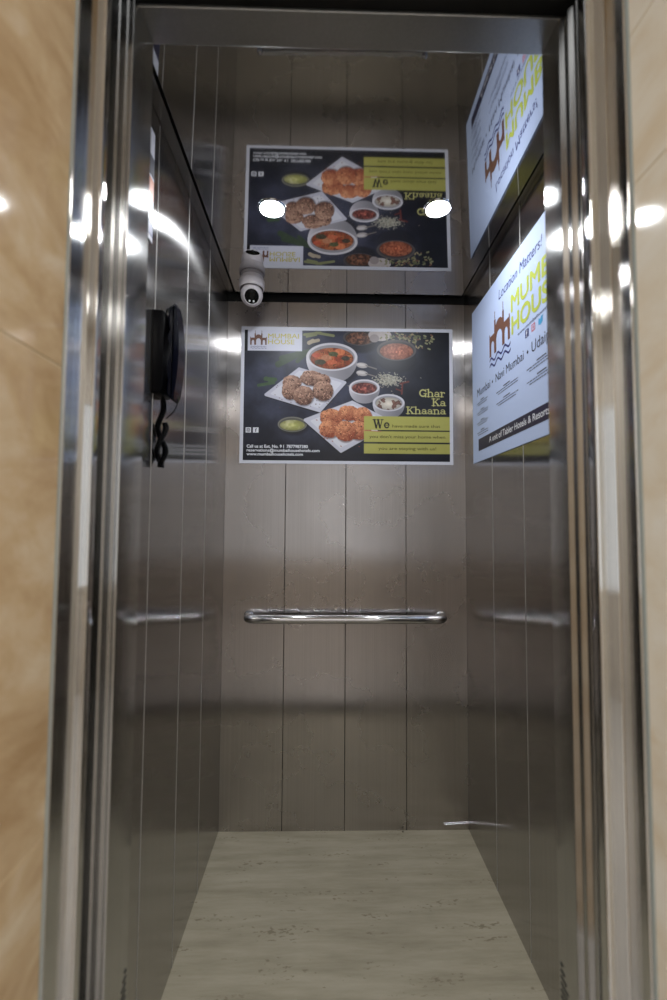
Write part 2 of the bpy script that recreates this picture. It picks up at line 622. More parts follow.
# ------------------------------------------------------------------ flat print tools
def text_verts(txt, x0, x1, z0, h, bold=0.0, shear=0.0, space=1.0):
    """outline text as flat 2-D mesh data fitted in width x0..x1, capital height h, baseline z0"""
    cu = bpy.data.curves.new('lettering', 'FONT')
    cu.body = txt
    cu.size = 1
    cu.shear = shear
    cu.space_character = space
    cu.resolution_u = 3
    o = bpy.data.objects.new('lettering_source', cu)
    COL.objects.link(o)
    dg = bpy.context.evaluated_depsgraph_get()
    me = o.evaluated_get(dg).to_mesh()
    vs = [(v.co.x, v.co.y) for v in me.vertices]
    fs = [tuple(p.vertices) for p in me.polygons]
    o.evaluated_get(dg).to_mesh_clear()
    bpy.data.objects.remove(o)
    bpy.data.curves.remove(cu)
    ax, bx = min(v[0] for v in vs), max(v[0] for v in vs)
    sx = (x1 - x0) / (bx - ax)
    sz = h / 0.69
    base = [(x0 + (x - ax) * sx, z0 + y * sz) for x, y in vs]
    if not bold:
        return base, fs
    # heavier weight: a few copies a hair apart, each on its own thin layer of ink
    out, of = [], []
    for i, (dx, dy) in enumerate(((-1, 0), (1, 0), (0, -1), (0, 1), (-0.7, 0.7), (0.7, -0.7))):
        n = len(out)
        out += [(u + dx * bold * h, v + dy * bold * h, i * 0.00003) for u, v in base]
        of += [tuple(k + n for k in q) for q in fs]
    return out, of


class Flat:
    """collects flat shapes in poster coordinates (u right, v up)"""

    def __init__(self):
        self.v = []
        self.f = []

    def add(self, vs, fs):
        n = len(self.v)
        self.v += [p if len(p) == 3 else (p[0], p[1], 0.0) for p in vs]
        self.f += [tuple(i + n for i in q) for q in fs]
        return self

    def text(self, *a, **k):
        return self.add(*text_verts(*a, **k))

    def rect(self, u0, u1, v0, v1):
        return self.add([(u0, v0), (u1, v0), (u1, v1), (u0, v1)], [(0, 1, 2, 3)])

    def disc(self, u, v, r, n=20):
        return self.add([(u + r * math.cos(2 * math.pi * k / n), v + r * math.sin(2 * math.pi * k / n)) for k in range(n)], [tuple(range(n))])

    def ring_rect(self, u0, u1, v0, v1, t):
        self.rect(u0, u1, v0, v0 + t); self.rect(u0, u1, v1 - t, v1)
        self.rect(u0, u0 + t, v0 + t, v1 - t); self.rect(u1 - t, u1, v0 + t, v1 - t)
        return self

    def wave(self, u0, u1, v, amp, n_, t, N=60):
        vs, fs = [], []
        for k in range(N + 1):
            u = u0 + (u1 - u0) * k / N
            c = v + amp * math.sin(2 * math.pi * n_ * k / N)
            vs += [(u, c - t / 2), (u, c + t / 2)]
            if k:
                fs.append((2 * k - 2, 2 * k, 2 * k + 1, 2 * k - 1))
        return self.add(vs, fs)

    def gateway(self, u0, u1, v0, v1):
        """brown arched gateway building of the logo"""
        N = 160
        H = v1 - v0
        W = u1 - u0

        def lo(x):
            for c, hw, spr, top in ((0.17, 0.075, 0.22, 0.34), (0.5, 0.145, 0.26, 0.46), (0.83, 0.075, 0.22, 0.34)):
                if abs(x - c) < hw:
                    return spr + (top - spr) * math.sqrt(max(0, 1 - ((x - c) / hw) ** 2))
            return 0.0

        def hi(x):
            d = min(abs(x - 0.30), abs(x - 0.70))
            if d < 0.010:
                return 1.0
            if d < 0.035:
                return 0.80
            if 0.30 < x < 0.70:
                return 0.66 + (0.07 * math.sqrt(max(0, 1 - ((x - 0.5) / 0.13) ** 2)) if abs(x - 0.5) < 0.13 else 0)
            if x < 0.04 or x > 0.96:
                return 0.56
            return 0.50
        vs, fs = [], []
        for k in range(N):
            xa, xb = k / N, (k + 1) / N
            xm = (xa + xb) / 2
            n = len(vs)
            vs += [(u0 + xa * W, v0 + H * lo(xm)), (u0 + xb * W, v0 + H * lo(xm)),
                   (u0 + xb * W, v0 + H * hi(xm)), (u0 + xa * W, v0 + H * hi(xm))]
            fs.append((n, n + 1, n + 2, n + 3))
        return self.add(vs, fs)

    def build(self, name, mtl, parent, lift, fr):
        """fr(u, v, lift) -> local point"""
        me = bpy.data.meshes.new(name)
        me.from_pydata([fr(u, v, lift + d) for u, v, d in self.v], [], self.f)
        me.materials.append(mtl)
        me.update()
        o = bpy.data.objects.new(name, me)
        return link(o, parent)


# ------------------------------------------------------------------ food poster picture (painted as a fine grid of coloured cells)
def vnoise(x, y, seed):
    rs = np.random.RandomState(seed)
    tab = rs.rand(64, 64)
    xi, yi = np.floor(x).astype(int), np.floor(y).astype(int)
    fx, fy = x - xi, y - yi
    fx, fy = fx * fx * (3 - 2 * fx), fy * fy * (3 - 2 * fy)
    g = lambda a, b: tab[a % 64, b % 64]
    return (g(xi, yi) * (1 - fx) + g(xi + 1, yi) * fx) * (1 - fy) + (g(xi, yi + 1) * (1 - fx) + g(xi + 1, yi + 1) * fx) * fy


def fbm(x, y, seed, o=4):
    s, a, t = 0, 0.5, 0
    for k in range(o):
        s = s + a * vnoise(x * 2 ** k, y * 2 ** k, seed + k)
        t += a
        a *= 0.55
    return s / t


def rgb(r, g, b):
    return np.array([r, g, b], float)


X0, Y0, X1, Y1 = 42, 60, 640, 438     # picture area in drawing units
STEP = 1.0
gx, gy = np.meshgrid(np.arange(X0, X1 + 0.01, STEP), np.arange(Y0, Y1 + 0.01, STEP))
img = np.zeros(gx.shape + (3,))
n1 = fbm(gx / 60, gy / 60, 3, 5)[..., None]
img[:] = rgb(30, 33, 46) + (rgb(66, 70, 92) - rgb(30, 33, 46)) * np.clip((n1 - 0.28) * 1.7, 0, 1)
lift_ = np.clip(1.15 - ((gx - 230) / 420) ** 2 - ((gy - 170) / 330) ** 2, 0.45, 1.15)[..., None]
img *= lift_


def over(mask, col):
    global img
    mk = np.clip(mask, 0, 1)[..., None]
    img = img * (1 - mk) + col * mk


def ell(cx, cy, rx, ry, ang=0.0):
    c, s = math.cos(ang), math.sin(ang)
    dx, dy = gx - cx, gy - cy
    u, v = (dx * c + dy * s) / rx, (-dx * s + dy * c) / ry
    d = np.sqrt(u * u + v * v)
    return d, (1 - d) * min(rx, ry) + 0.5


def poly(pts, rnd=2.0):
    """antialiased rounded polygon mask"""
    n = len(pts)
    d = np.full(gx.shape, 1e9)
    ins = np.zeros(gx.shape, bool)
    for k in range(n):
        ax, ay = pts[k]
        bx, by = pts[(k + 1) % n]
        ex, ey = bx - ax, by - ay
        t = np.clip(((gx - ax) * ex + (gy - ay) * ey) / (ex * ex + ey * ey), 0, 1)
        d = np.minimum(d, np.hypot(gx - ax - t * ex, gy - ay - t * ey))
        c = ((ay > gy) != (by > gy)) & (gx < (bx - ax) * (gy - ay) / (by - ay + 1e-9) + ax)
        ins ^= c
    return np.where(ins, d, -d) + rnd


def seg(ax, ay, bx, by, wd):
    ex, ey = bx - ax, by - ay
    t = np.clip(((gx - ax) * ex + (gy - ay) * ey) / (ex * ex + ey * ey + 1e-9), 0, 1)
    return wd / 2 - np.hypot(gx - ax - t * ex, gy - ay - t * ey) + 0.5


fine = fbm(gx / 5, gy / 5, 11, 3)[..., None]
fine2 = fbm(gx / 3.2, gy / 3.2, 29, 3)[..., None]
mid = fbm(gx / 14, gy / 14, 17, 3)[..., None]


def contents(kind):
    if kind == 'curry':
        c = rgb(150, 52, 26) + (rgb(222, 120, 62) - rgb(150, 52, 26)) * np.clip((mid - 0.3) * 2.4, 0, 1)
        return np.where(fine2 > 0.66, rgb(70, 62, 34), c)
    if kind == 'red':
        return rgb(84, 30, 26) + (rgb(190, 96, 78) - rgb(84, 30, 26)) * np.clip((fine - 0.3) * 2.2, 0, 1)
    if kind == 'chilli':
        return rgb(142, 62, 34) + (rgb(214, 118, 76) - rgb(142, 62, 34)) * np.clip((fine - 0.3) * 2.2, 0, 1)
    if kind == 'brown':
        return rgb(62, 34, 24) + (rgb(150, 92, 60) - rgb(62, 34, 24)) * np.clip((fine - 0.35) * 2.6, 0, 1)
    if kind == 'cream':
        c = rgb(196, 186, 168) + fine * 20
        return np.where(mid > 0.56, rgb(96, 54, 38) + fine2 * 60, c)
    if kind == 'yellow':
        return rgb(168, 168, 84) + (rgb(226, 222, 160) - rgb(168, 168, 84)) * np.clip((mid - 0.3) * 2.2, 0, 1)


def bowl(cx, cy, rx, ry, depth, outer, rim, kind, inset=0.84, squash=0.78):
    d, mk = ell(cx + 4, cy + depth * 0.75, rx * 1.05, ry * 1.1)
    over(np.clip(mk / 8, 0, 1) * 0.55, rgb(12, 13, 18))
    # body
    for k in range(int(depth * 2) + 1):
        t = k / (depth * 2)
        f_ = math.sqrt(max(0, 1 - (t * 0.80) ** 2.4))
        d, mk = ell(cx, cy + depth * t, rx * f_, ry * (f_ * 0.9))
        sh = 1 - 0.26 * t - 0.16 * ((gx - cx) / rx)
        over(mk, outer * np.clip(sh, 0.3, 1.2)[..., None])
    d, mk = ell(cx, cy, rx, ry)
    over(mk, rim)
    d, mk = ell(cx, cy + 1, rx * (inset + 0.05), ry * (inset + 0.02))
    over(mk, rim * 0.70)
    d, mk = ell(cx, cy + ry * 0.12, rx * inset, ry * squash)
    over(mk, contents(kind) * np.clip(1.12 - 0.35 * d, 0.6, 1.12)[..., None])


def nugget(cx, cy, rx, ry, c0, c1, spots, seed, ang=0.0):
    d, mk = ell(cx + 2, cy + 4, rx * 1.05, ry * 1.05)
    over(np.clip(mk / 5, 0, 1) * 0.5, c0 * 0.35)
    d, mk = ell(cx, cy, rx, ry, ang)
    wob = (fbm(gx / 9, gy / 9, seed, 2) - 0.5) * 5
    l = np.clip(0.62 - 0.5 * ((gx - cx) / rx * 0.35 + (gy - cy) / ry * 0.85) - 0.18 * d ** 3, 0, 1)[..., None]
    n = fbm(gx / 6, gy / 6, seed + 5, 3)[..., None]
    c = c0 + (c1 - c0) * np.clip(l * 0.95 + (n - 0.5) * 0.9, 0, 1)
    c = np.where(fbm(gx / 2.6, gy / 2.6, seed + 9, 2)[..., None] > spots, c1 * 1.12 + 8, c)
    c = np.where(fbm(gx / 3.0, gy / 3.0, seed + 19, 2)[..., None] > 0.72, c0 * 0.55, c)
    over(mk + wob, c)


rs = np.random.RandomState(5)
GREEN = rgb(44, 62, 38)
for a in ((84, 222, 128, 214, 9), (104, 203, 132, 205, 12), (106, 200, 120, 212, 9)):
    over(seg(*a), rgb(52, 78, 42) + mid * 20)
for a in ((140, 160, 200, 128, 20), (150, 142, 230, 122, 18), (196, 150, 218, 128, 14)):
    over(seg(*a) * 0.35, GREEN + mid * 14)
# garlic, seeds and leaves along the top
for a in ((215, 72, 262, 66, 8), (222, 78, 250, 72, 6), (250, 66, 300, 74, 8)):
    over(seg(*a), rgb(128, 132, 84))
for a in ((232, 94, 256, 88, 10), (229, 96, 240, 90, 12)):
    over(seg(*a), rgb(176, 160, 132))
bowl(377, 78, 49, 24, 30, rgb(42, 44, 56), rgb(70, 66, 66), 'brown')
over(ell(436, 70, 34, 18)[1], rgb(176, 164, 158) + fine * 18)
over(ell(420, 80, 14, 12)[1], rgb(150, 138, 134))
for k in range(95):
    a, b = rs.normal(505, 40), rs.normal(78, 14)
    if a > 440 and a < 600 and b < 118:
        c = [rgb(150, 148, 104), rgb(112, 116, 70), rgb(176, 156, 106), rgb(128, 84, 56)][rs.randint(4)]
        an = rs.rand() * 3
        over(seg(a, b, a + 5 * math.cos(an), b + 4 * math.sin(an), 4.5), c * 0.9)
for a, b in ((570, 92), (585, 86), (555, 100), (578, 108), (566, 70), (590, 78)):
    over(seg(a, b, a + 5, b + 2, 5), rgb(140, 138, 92))
bowl(485, 114, 58, 31, 46, rgb(38, 40, 50), rgb(84, 78, 76), 'chilli')
bowl(296, 136, 74, 41, 52, rgb(200, 196, 204), rgb(206, 202, 208), 'curry', 0.85, 0.76)
for (x, y, r1, r2_, c) in ((318, 122, 16, 10, rgb(214, 112, 62)), (280, 140, 15, 10, rgb(190, 120, 80)), (300, 128, 14, 7, rgb(80, 84, 48)),
                           (262, 152, 16, 8, rgb(66, 60, 40)), (336, 140, 12, 7, rgb(60, 52, 38)), (296, 152, 15, 7, rgb(205, 96, 56)),
                           (250, 132, 12, 7, rgb(196, 80, 48))):
    over(ell(x, y, r1, r2_)[1], c + (fine - 0.5) * 40)
# garlic cloves
for (x, y) in ((384, 160), (384, 183)):
    over(ell(x, y, 17, 8, 0.12)[1], rgb(172, 164, 160))
    over(ell(x - 3, y - 2, 12, 4, 0.12)[1], rgb(198, 192, 188))
    over(seg(x + 12, y + 1, x + 42, y + 10, 3.5), rgb(120, 112, 104))
# rice heap, chilli and crumbs
for k in range(330):
    a, b = rs.normal(462, 20), rs.normal(200, 8)
    an = rs.rand() * 3.1
    over(seg(a, b, a + 4 * math.cos(an), b + 3 * math.sin(an), 2.2), rgb(164, 160, 140) * (0.75 + 0.4 * rs.rand()))
for k in range(34):
    a, b = rs.normal(470, 42), rs.normal(208, 18)
    over(seg(a, b, a + 2, b + 1, 2.0), rgb(150, 140, 120))
for a in ((496, 212, 520, 206, 5), (502, 214, 500, 242, 5), (484, 228, 500, 234, 4)):
    over(seg(*a), rgb(104, 40, 34))
# plate of brown sesame balls
over(poly([(201, 176), (334, 214), (262, 299), (108, 252)], 4.5), rgb(24, 25, 32))
over(poly([(201, 173), (334, 211), (262, 294), (106, 249)], 5), rgb(188, 188, 202))
over(poly([(203, 180), (322, 213), (258, 284), (122, 246)], 3), rgb(206, 206, 216))
BR0, BR1 = rgb(84, 48, 34), rgb(196, 150, 122)
for (x, y, r1, r2_, s) in ((236, 199, 32, 22, 41), (180, 214, 27, 22, 43), (266, 205, 26, 18, 45), (176, 236, 25, 26, 47), (270, 236, 30, 29, 51), (214, 250, 30, 28, 49)):
    nugget(x, y, r1, r2_, BR0, BR1, 0.75, s)
for k in range(60):
    a, b = rs.uniform(130, 310), rs.uniform(215, 288)
    if (b - 214) > abs(a - 215) * 0.1:
        over(seg(a, b, a + 1, b + 1, 1.8) * 0.8, rgb(88, 62, 52))
# small bowls
bowl(391, 224, 44, 23, 34, rgb(190, 186, 194), rgb(206, 202, 208), 'red', 0.82, 0.72)
bowl(462, 268, 46, 25, 32, rgb(184, 182, 190), rgb(200, 198, 204), 'cream', 0.82, 0.72)
bowl(183, 334, 42, 22, 14, rgb(48, 48, 46), rgb(120, 118, 104), 'yellow', 0.86, 0.7)
# plate of orange pieces
over(poly([(356, 272), (470, 330), (324, 416), (222, 326)], 5), rgb(22, 23, 28))
over(poly([(356, 268), (470, 326), (324, 410), (220, 321)], 5), rgb(192, 192, 204))
over(poly([(356, 276), (458, 326), (322, 398), (238, 324)], 3), rgb(210, 210, 218))
OR0, OR1 = rgb(142, 56, 30), rgb(232, 152, 98)
for (x, y, r1, r2_, s) in ((345, 300, 30, 22, 61), (385, 306, 28, 24, 63), (296, 312, 34, 24, 65), (376, 350, 34, 27, 67), (290, 346, 30, 26, 69), (336, 352, 30, 30, 71)):
    nugget(x, y, r1, r2_, OR0, OR1, 0.80, s)
for k in range(26):
    over(seg(*(lambda a, b: (a, b, a + 2, b + 1, 2.4))(rs.uniform(252, 380), rs.uniform(305, 400))) * 0.8, rgb(150, 60, 36))
# yellow caption bars with dark strips between
YB = rgb(176, 172, 74)
BARS = ((308, 348), (351, 383), (387, 416))
over(poly([(391, 302), (650, 302), (650, 420), (391, 420)], 0) * 0.0, YB)
for a, b in BARS:
    over(poly([(390, a), (650, a), (650, b), (390, b)], 0.5), YB + (n1 - 0.5) * 10)
for a, b in ((348, 351), (383, 387)):
    over(poly([(430, a), (650, a), (650, b), (430, b)], 0.5), rgb(24, 26, 20))
over(seg(392, 350, 440, 352, 2), rgb(190, 120, 80))
# black strip and white logo box
over(poly([(42, 60), (51, 60), (51, 122), (42, 122)], 0.5), rgb(10, 10, 12))
over(poly([(51, 50), (209, 50), (209, 121), (51, 121)], 0.5), rgb(206, 208, 224))
# slab-serif heading, drawn as pen strokes
GL = {
    'G': (0.80, [('a', 0.40, 0.5, 0.33, 0.43, 50, 320, .15), ('l', 0.66, 0.02, 0.66, 0.40, .15), ('l', 0.48, 0.42, 0.80, 0.42, .07), ('l', 0.68, 0.66, 0.68, 0.98, .06)]),
    'h': (0.74, [('l', 0.16, 0, 0.16, 1.0, .15), ('l', 0.0, 0.03, 0.32, 0.03, .06), ('l', 0.0, 0.97, 0.16, 0.97, .06), ('a', 0.36, 0.42, 0.20, 0.22, 0, 170, .11), ('l', 0.56, 0.03, 0.56, 0.45, .15), ('l', 0.42, 0.03, 0.72, 0.03, .06)]),
    'a': (0.62, [('a', 0.28, 0.42, 0.19, 0.21, 0, 160, .10), ('l', 0.47, 0.06, 0.47, 0.44, .15), ('a', 0.26, 0.19, 0.19, 0.16, 40, 340, .11), ('l', 0.47, 0.03, 0.62, 0.05, .06)]),
    'r': (0.52, [('l', 0.16, 0, 0.16, 0.62, .15), ('l', 0.0, 0.03, 0.34, 0.03, .06), ('l', 0.0, 0.62, 0.16, 0.62, .06), ('a', 0.36, 0.40, 0.18, 0.20, 60, 165, .10), ('l', 0.44, 0.54, 0.45, 0.52, .14)]),
    'K': (0.86, [('l', 0.18, 0, 0.18, 1.0, .16), ('l', 0.0, 0.03, 0.36, 0.03, .06), ('l', 0.0, 0.97, 0.36, 0.97, .06), ('l', 0.22, 0.42, 0.66, 0.95, .07), ('l', 0.36, 0.58, 0.70, 0.05, .16), ('l', 0.52, 0.97, 0.82, 0.97, .06), ('l', 0.54, 0.03, 0.88, 0.03, .06)]),
    'n': (0.74, [('l', 0.16, 0, 0.16, 0.62, .15), ('l', 0.0, 0.03, 0.32, 0.03, .06), ('l', 0.0, 0.62, 0.16, 0.62, .06), ('a', 0.36, 0.42, 0.20, 0.22, 0, 170, .11), ('l', 0.56, 0.03, 0.56, 0.45, .15), ('l', 0.42, 0.03, 0.72, 0.03, .06)]),
    'W': (1.12, [('l', 0.14, 0.95, 0.34, 0.03, .17), ('l', 0.36, 0.03, 0.56, 0.95, .07), ('l', 0.52, 0.95, 0.72, 0.03, .17), ('l', 0.74, 0.03, 0.94, 0.95, .07), ('l', 0.0, 0.97, 0.30, 0.97, .06), ('l', 0.42, 0.97, 0.66, 0.97, .06), ('l', 0.82, 0.97, 1.06, 0.97, .06)]),
    'e': (0.60, [('a', 0.29, 0.32, 0.22, 0.28, 0, 320, .13), ('l', 0.10, 0.34, 0.50, 0.34, .07)]),
}


def slab(txt, xr, yb_, H, col, xl=None, sx=1.0):
    wdt = sum(GL[c][0] for c in txt) * H * sx
    if xl is not None:
        sx *= (xr - xl) / wdt
        x = xl
    else:
        x = xr - wdt
    mk = np.full(gx.shape, -9.0)
    for c in txt:
        adv, st = GL[c]
        for s in st:
            if s[0] == 'l':
                mk = np.maximum(mk, seg(x + s[1] * H * sx, yb_ - s[2] * H, x + s[3] * H * sx, yb_ - s[4] * H, max(2.2, s[5] * H * 1.15)))
            else:
                _, cx, cy, rx, ry, a0, a1, wd = s
                P = [(x + (cx + rx * math.cos(math.radians(a0 + (a1 - a0) * k / 14))) * H * sx,
                      yb_ - (cy + ry * math.sin(math.radians(a0 + (a1 - a0) * k / 14))) * H) for k in range(15)]
                for p, q in zip(P, P[1:]):
                    mk = np.maximum(mk, seg(p[0], p[1], q[0], q[1], max(2.2, wd * H * 1.15)))
        x += adv * H * sx
    over(mk, col)


GOLD = rgb(196, 190, 106)
slab('Ghar', 627, 250, 22, GOLD, 551)
slab('Ka', 629, 276, 21, GOLD, 588)
slab('Khaana', 629, 300, 20.5, GOLD, 513)
slab('We', 465, 342, 25, rgb(26, 24, 22), 416)
grey = img.mean(-1, keepdims=True)
img = grey + (img - grey) * 0.86
img = np.clip(img * 0.97 + rgb(8, 8, 11), 0, 255)


def food_poster():
    ax, bx, az, bz = -0.3600, 0.5490, 1.5000, 2.0900
    SX, SZ = (bx - ax) / (650 - 32), (bz - az) / (447 - 50)
    t = thing('food_poster', 'dark glossy food poster with plates of snacks and bowls on the back wall', 'poster',
              ((ax + bx) / 2, DY, az))
    fr = lambda u, v, l: (ax + (u - 32) * SX - (ax + bx) / 2, -0.0022 - l, bz - (v - 50) * SZ - az)
    # white sheet with a slightly curled lower edge
    bm = bmesh.new()
    box(bm, ax - (ax + bx) / 2, bx - (ax + bx) / 2, -0.0022, -0.0003, 0, bz - az, 0.0004)
    obj('sheet', bm, M['paper'], t)
    h, wd = gx.shape
    verts = np.stack([ax + (gx - 32) * SX - (ax + bx) / 2, np.full(gx.shape, -0.0024), bz - (gy - 50) * SZ - az], -1).reshape(-1, 3)
    i = np.arange(h * wd).reshape(h, wd)
    q = np.stack([i[:-1, :-1], i[1:, :-1], i[1:, 1:], i[:-1, 1:]], -1).reshape(-1, 4)
    me = bpy.data.meshes.new('picture')
    me.vertices.add(len(verts))
    me.vertices.foreach_set('co', verts.ravel())
    me.loops.add(q.size)
    me.loops.foreach_set('vertex_index', q.ravel().astype(np.int32))
    me.polygons.add(len(q))
    me.polygons.foreach_set('loop_start', (np.arange(len(q)) * 4).astype(np.int32))
    me.update()
    at = me.color_attributes.new('print', 'FLOAT_COLOR', 'POINT')
    c = img.reshape(-1, 3) / 255
    lin = np.where(c <= 0.04045, c / 12.92, ((c + 0.055) / 1.055) ** 2.4)
    at.data.foreach_set('color', np.concatenate([lin, np.ones((len(lin), 1))], 1).astype(np.float32).ravel())
    mt = mat('printed_picture', (1, 1, 1, 1), 0.38, 0, 0.4)
    a = nd(mt, 'ShaderNodeAttribute', attribute_name='print')
    ln(mt, a.outputs['Color'], mt.node_tree.nodes['Principled BSDF'].inputs['Base Color'])
    me.materials.append(mt)
    link(bpy.data.objects.new('picture', me), t)

    T = lambda F, txt, u0, u1, v, hh, **k: F.add(*text_verts(txt, u0, u1, -v, hh, **k))
    g = lambda u, v, l: fr(u, -v, l)
    F = Flat()
    T(F, 'Call us at Ext. No. 9 I  7877987380', 53, 228, 402, 8.5, bold=0.045)
    F.build('white_lettering', M['inkw'], t, 0.0006, g)
    F = Flat()
    T(F, 'reservations@mumbaihousehotels.com', 53, 262, 413, 8, bold=0.045)
    F.build('white_lettering', M['inkw'], t, 0.0006, g)
    F = Flat()
    T(F, 'www.mumbaihousehotels.com', 53, 214, 424, 8, bold=0.045)
    F.build('white_lettering', M['inkw'], t, 0.0006, g)
    for a_, b_ in ((49, 64.5), (70, 86)):
        Flat().rect(a_, b_, -359, -344).build('icon_square', M['inkw'], t, 0.0006, g)
    F = Flat()
    F.ring_rect(52, 61.5, -356, -346.5, 1.3)
    for k in range(16):
        a0, a1 = k * math.pi / 8, (k + 1) * math.pi / 8
        F.add([(56.7 + r * math.cos(a), -351.3 + r * math.sin(a)) for r, a in ((1.6, a0), (2.8, a0), (2.8, a1), (1.6, a1))], [(0, 1, 2, 3)])
    F.build('icon_lines', M['ink'], t, 0.0010, g)
    F = Flat()
    T(F, 'f', 76, 81, 357, 10, bold=0.03)
    F.build('icon_letter', M['ink'], t, 0.0010, g)
    F = Flat()
    T(F, 'MUMBAI', 110, 199, 84, 13.5, bold=0.03)
    T(F, 'HOUSE', 110, 186, 101, 13.5, bold=0.03)
    F.build('gold_lettering', M['gold'], t, 0.0006, g)
    F = Flat().gateway(58, 106, -104, -62)
    F.build('gateway_emblem', M['brown'], t, 0.0006, g)
    F = Flat()
    for k in range(2):
        F.wave(59, 106, -109 - 4.5 * k, 1.0, 5, 1.0)
    F.build('wave_lines', M['navy'], t, 0.0006, g)
    F = Flat()
    T(F, 'have made sure that', 472, 612, 340, 8.5, bold=0.005)
    F.build('caption_lettering', M['ftext'], t, 0.0006, g)
    F = Flat()
    T(F, "you don't miss your home when", 406, 626, 371, 8.5, bold=0.005)
    F.build('caption_lettering', M['ftext'], t, 0.0006, g)
    F = Flat()
    T(F, 'you are staying with us!', 432, 600, 405, 8.5, bold=0.005)
    F.build('caption_lettering', M['ftext'], t, 0.0006, g)


food_poster()


# ------------------------------------------------------------------ hotel poster on the right wall
def hotel_poster():
    y0, wd, z0, z1 = 1.765, 0.885, 1.491, 2.107
    t = thing('hotel_poster', 'pale blue poster with brown gateway emblem and lime lettering on the right wall', 'poster', (RX - 0.0014, y0, z0))
    # local: u runs towards the door, v up, lift away from the wall (towards -x)
    fr = lambda u, v, l: (-0.0022 - l, -u, v - z0)
    bm = bmesh.new()
    box(bm, -0.0022, -0.0003, -wd, 0, 0, z1 - z0, 0.0004)
    obj('sheet', bm, M['paper_blue'], t)
    F = Flat().gateway(0.188, 0.366, 1.852, 2.000)
    F.build('gateway_emblem', M['brown'], t, 0.0005, fr)
    F = Flat()
    F.wave(0.188, 0.370, 1.838, 0.0075, 3, 0.0075)
    F.wave(0.188, 0.370, 1.817, 0.0075, 3, 0.0075)
    F.build('wave_lines', M['navy'], t, 0.0005, fr)
    F = Flat()
    F.text('MUMBAI', 0.378, 0.700, 1.931, 0.054, bold=0.045)
    F.text('HOUSE', 0.380, 0.660, 1.857, 0.056, bold=0.045)
    F.build('lime_lettering', M['lime'], t, 0.0005, fr)
    F = Flat()
    F.text('Location Matters!', 0.278, 0.585, 2.022, 0.034, shear=0.15)
    F.build('slogan_lettering', M['navy'], t, 0.0005, fr)
    F = Flat()
    F.text('Mumbai', 0.054, 0.190, 1.746, 0.030)
    F.build('dark_lettering', M['ink'], t, 0.0005, fr)
    F = Flat()
    F.text('Navi Mumbai', 0.242, 0.461, 1.746, 0.030)
    F.build('dark_lettering', M['ink'], t, 0.0005, fr)
    F = Flat()
    F.text('Udaipur', 0.513, 0.660, 1.746, 0.032)
    F.build('dark_lettering', M['ink'], t, 0.0005, fr)
    F = Flat()
    F.disc(0.212, 1.758, 0.005)
    F.build('dark_lettering', M['ink'], t, 0.0005, fr)
    F = Flat()
    F.disc(0.487, 1.758, 0.005)
    F.build('dark_lettering', M['ink'], t, 0.0005, fr)
    F = Flat()
    F.text('www.mumbaihousehotels.com', 0.422, 0.700, 1.834, 0.010)
    F.build('dark_lettering', M['ink'], t, 0.0005, fr)
    F = Flat()
    rr = random.Random(3)
    for u0, u1, vs in ((0.050, 0.165, (1.728, 1.690, 1.650, 1.612)), (0.245, 0.420, (1.715, 1.676)), (0.478, 0.66, (1.715, 1.676))):
        for v in vs:
            F = Flat()
            c = (u0 + u1) / 2
            hw = (u1 - u0) / 2
            F.rect(c - hw * 0.3, c + hw * 0.3, v - 0.0035, v)
            for k in (1, 2):
                x = c - hw * (0.98 if k == 1 else 0.8)
                while x < c + hw * (0.98 if k == 1 else 0.8):
                    l = rr.uniform(0.006, 0.018)
                    F.rect(x, min(x + l, c + hw), v - 0.0085 * k - 0.0028, v - 0.0085 * k)
                    x += l + 0.0028
            F.build('address_lines', M['ink'], t, 0.0005, fr)
    F = Flat().rect(0.064, 0.82, 1.532, 1.578)
    F.build('bottom_band', M['band'], t, 0.0005, fr)
    F = Flat()
    F.text('A unit of Tabler Hotels & Resorts Pvt. Ltd', 0.176, 0.715, 1.546, 0.021, bold=0.02)
    F.build('band_lettering', M['inkw'], t, 0.0010, fr)
    F = Flat()
    F.ring_rect(0.514, 0.536, 1.806, 1.828, 0.004)
    F.disc(0.525, 1.817, 0.004)
    F.build('camera_icon', M['pink'], t, 0.0005, fr)
    F = Flat().rect(0.474, 0.496, 1.804, 1.828)
    F.build('square_icon', M['navy'], t, 0.0005, fr)
    F = Flat().text('f', 0.481, 0.490, 1.806, 0.018, bold=0.03)
    F.build('icon_letter', M['inkw'], t, 0.0010, fr)
    F = Flat()
    F.add([(0.556, 1.809), (0.570, 1.805), (0.580, 1.812), (0.580, 1.822), (0.585, 1.827), (0.578, 1.827), (0.572, 1.829),
           (0.567, 1.822), (0.558, 1.827), (0.556, 1.820)], [tuple(range(10))])
    F.build('bird_icon', M['cyan'], t, 0.0005, fr)


hotel_poster()


# ------------------------------------------------------------------ sliver of a third poster beside the doorway
def side_poster():
    t = thing('wall_poster', 'narrow visible edge of a colourful poster on the left wall above the handset', 'poster', (LX + 0.0014, 1.040, 1.915))
    bm = bmesh.new()
    box(bm, 0.0003, 0.0022, -0.20, 0.0, 0.0, 0.27, 0.0004)
    obj('sheet', bm, M['paper'], t)
    fr = lambda u, v, l: (0.0022 + l, u, v)
    Flat().rect(-0.19, -0.001, 0.155, 0.205).build('dark_panel', M['ink'], t, 0.0005, fr)
    Flat().rect(-0.19, -0.001, 0.100, 0.150).build('orange_panel', M['orange'], t, 0.0005, fr)
    Flat().rect(-0.19, -0.001, 0.010, 0.045).build('navy_panel', M['navy'], t, 0.0005, fr)


side_poster()


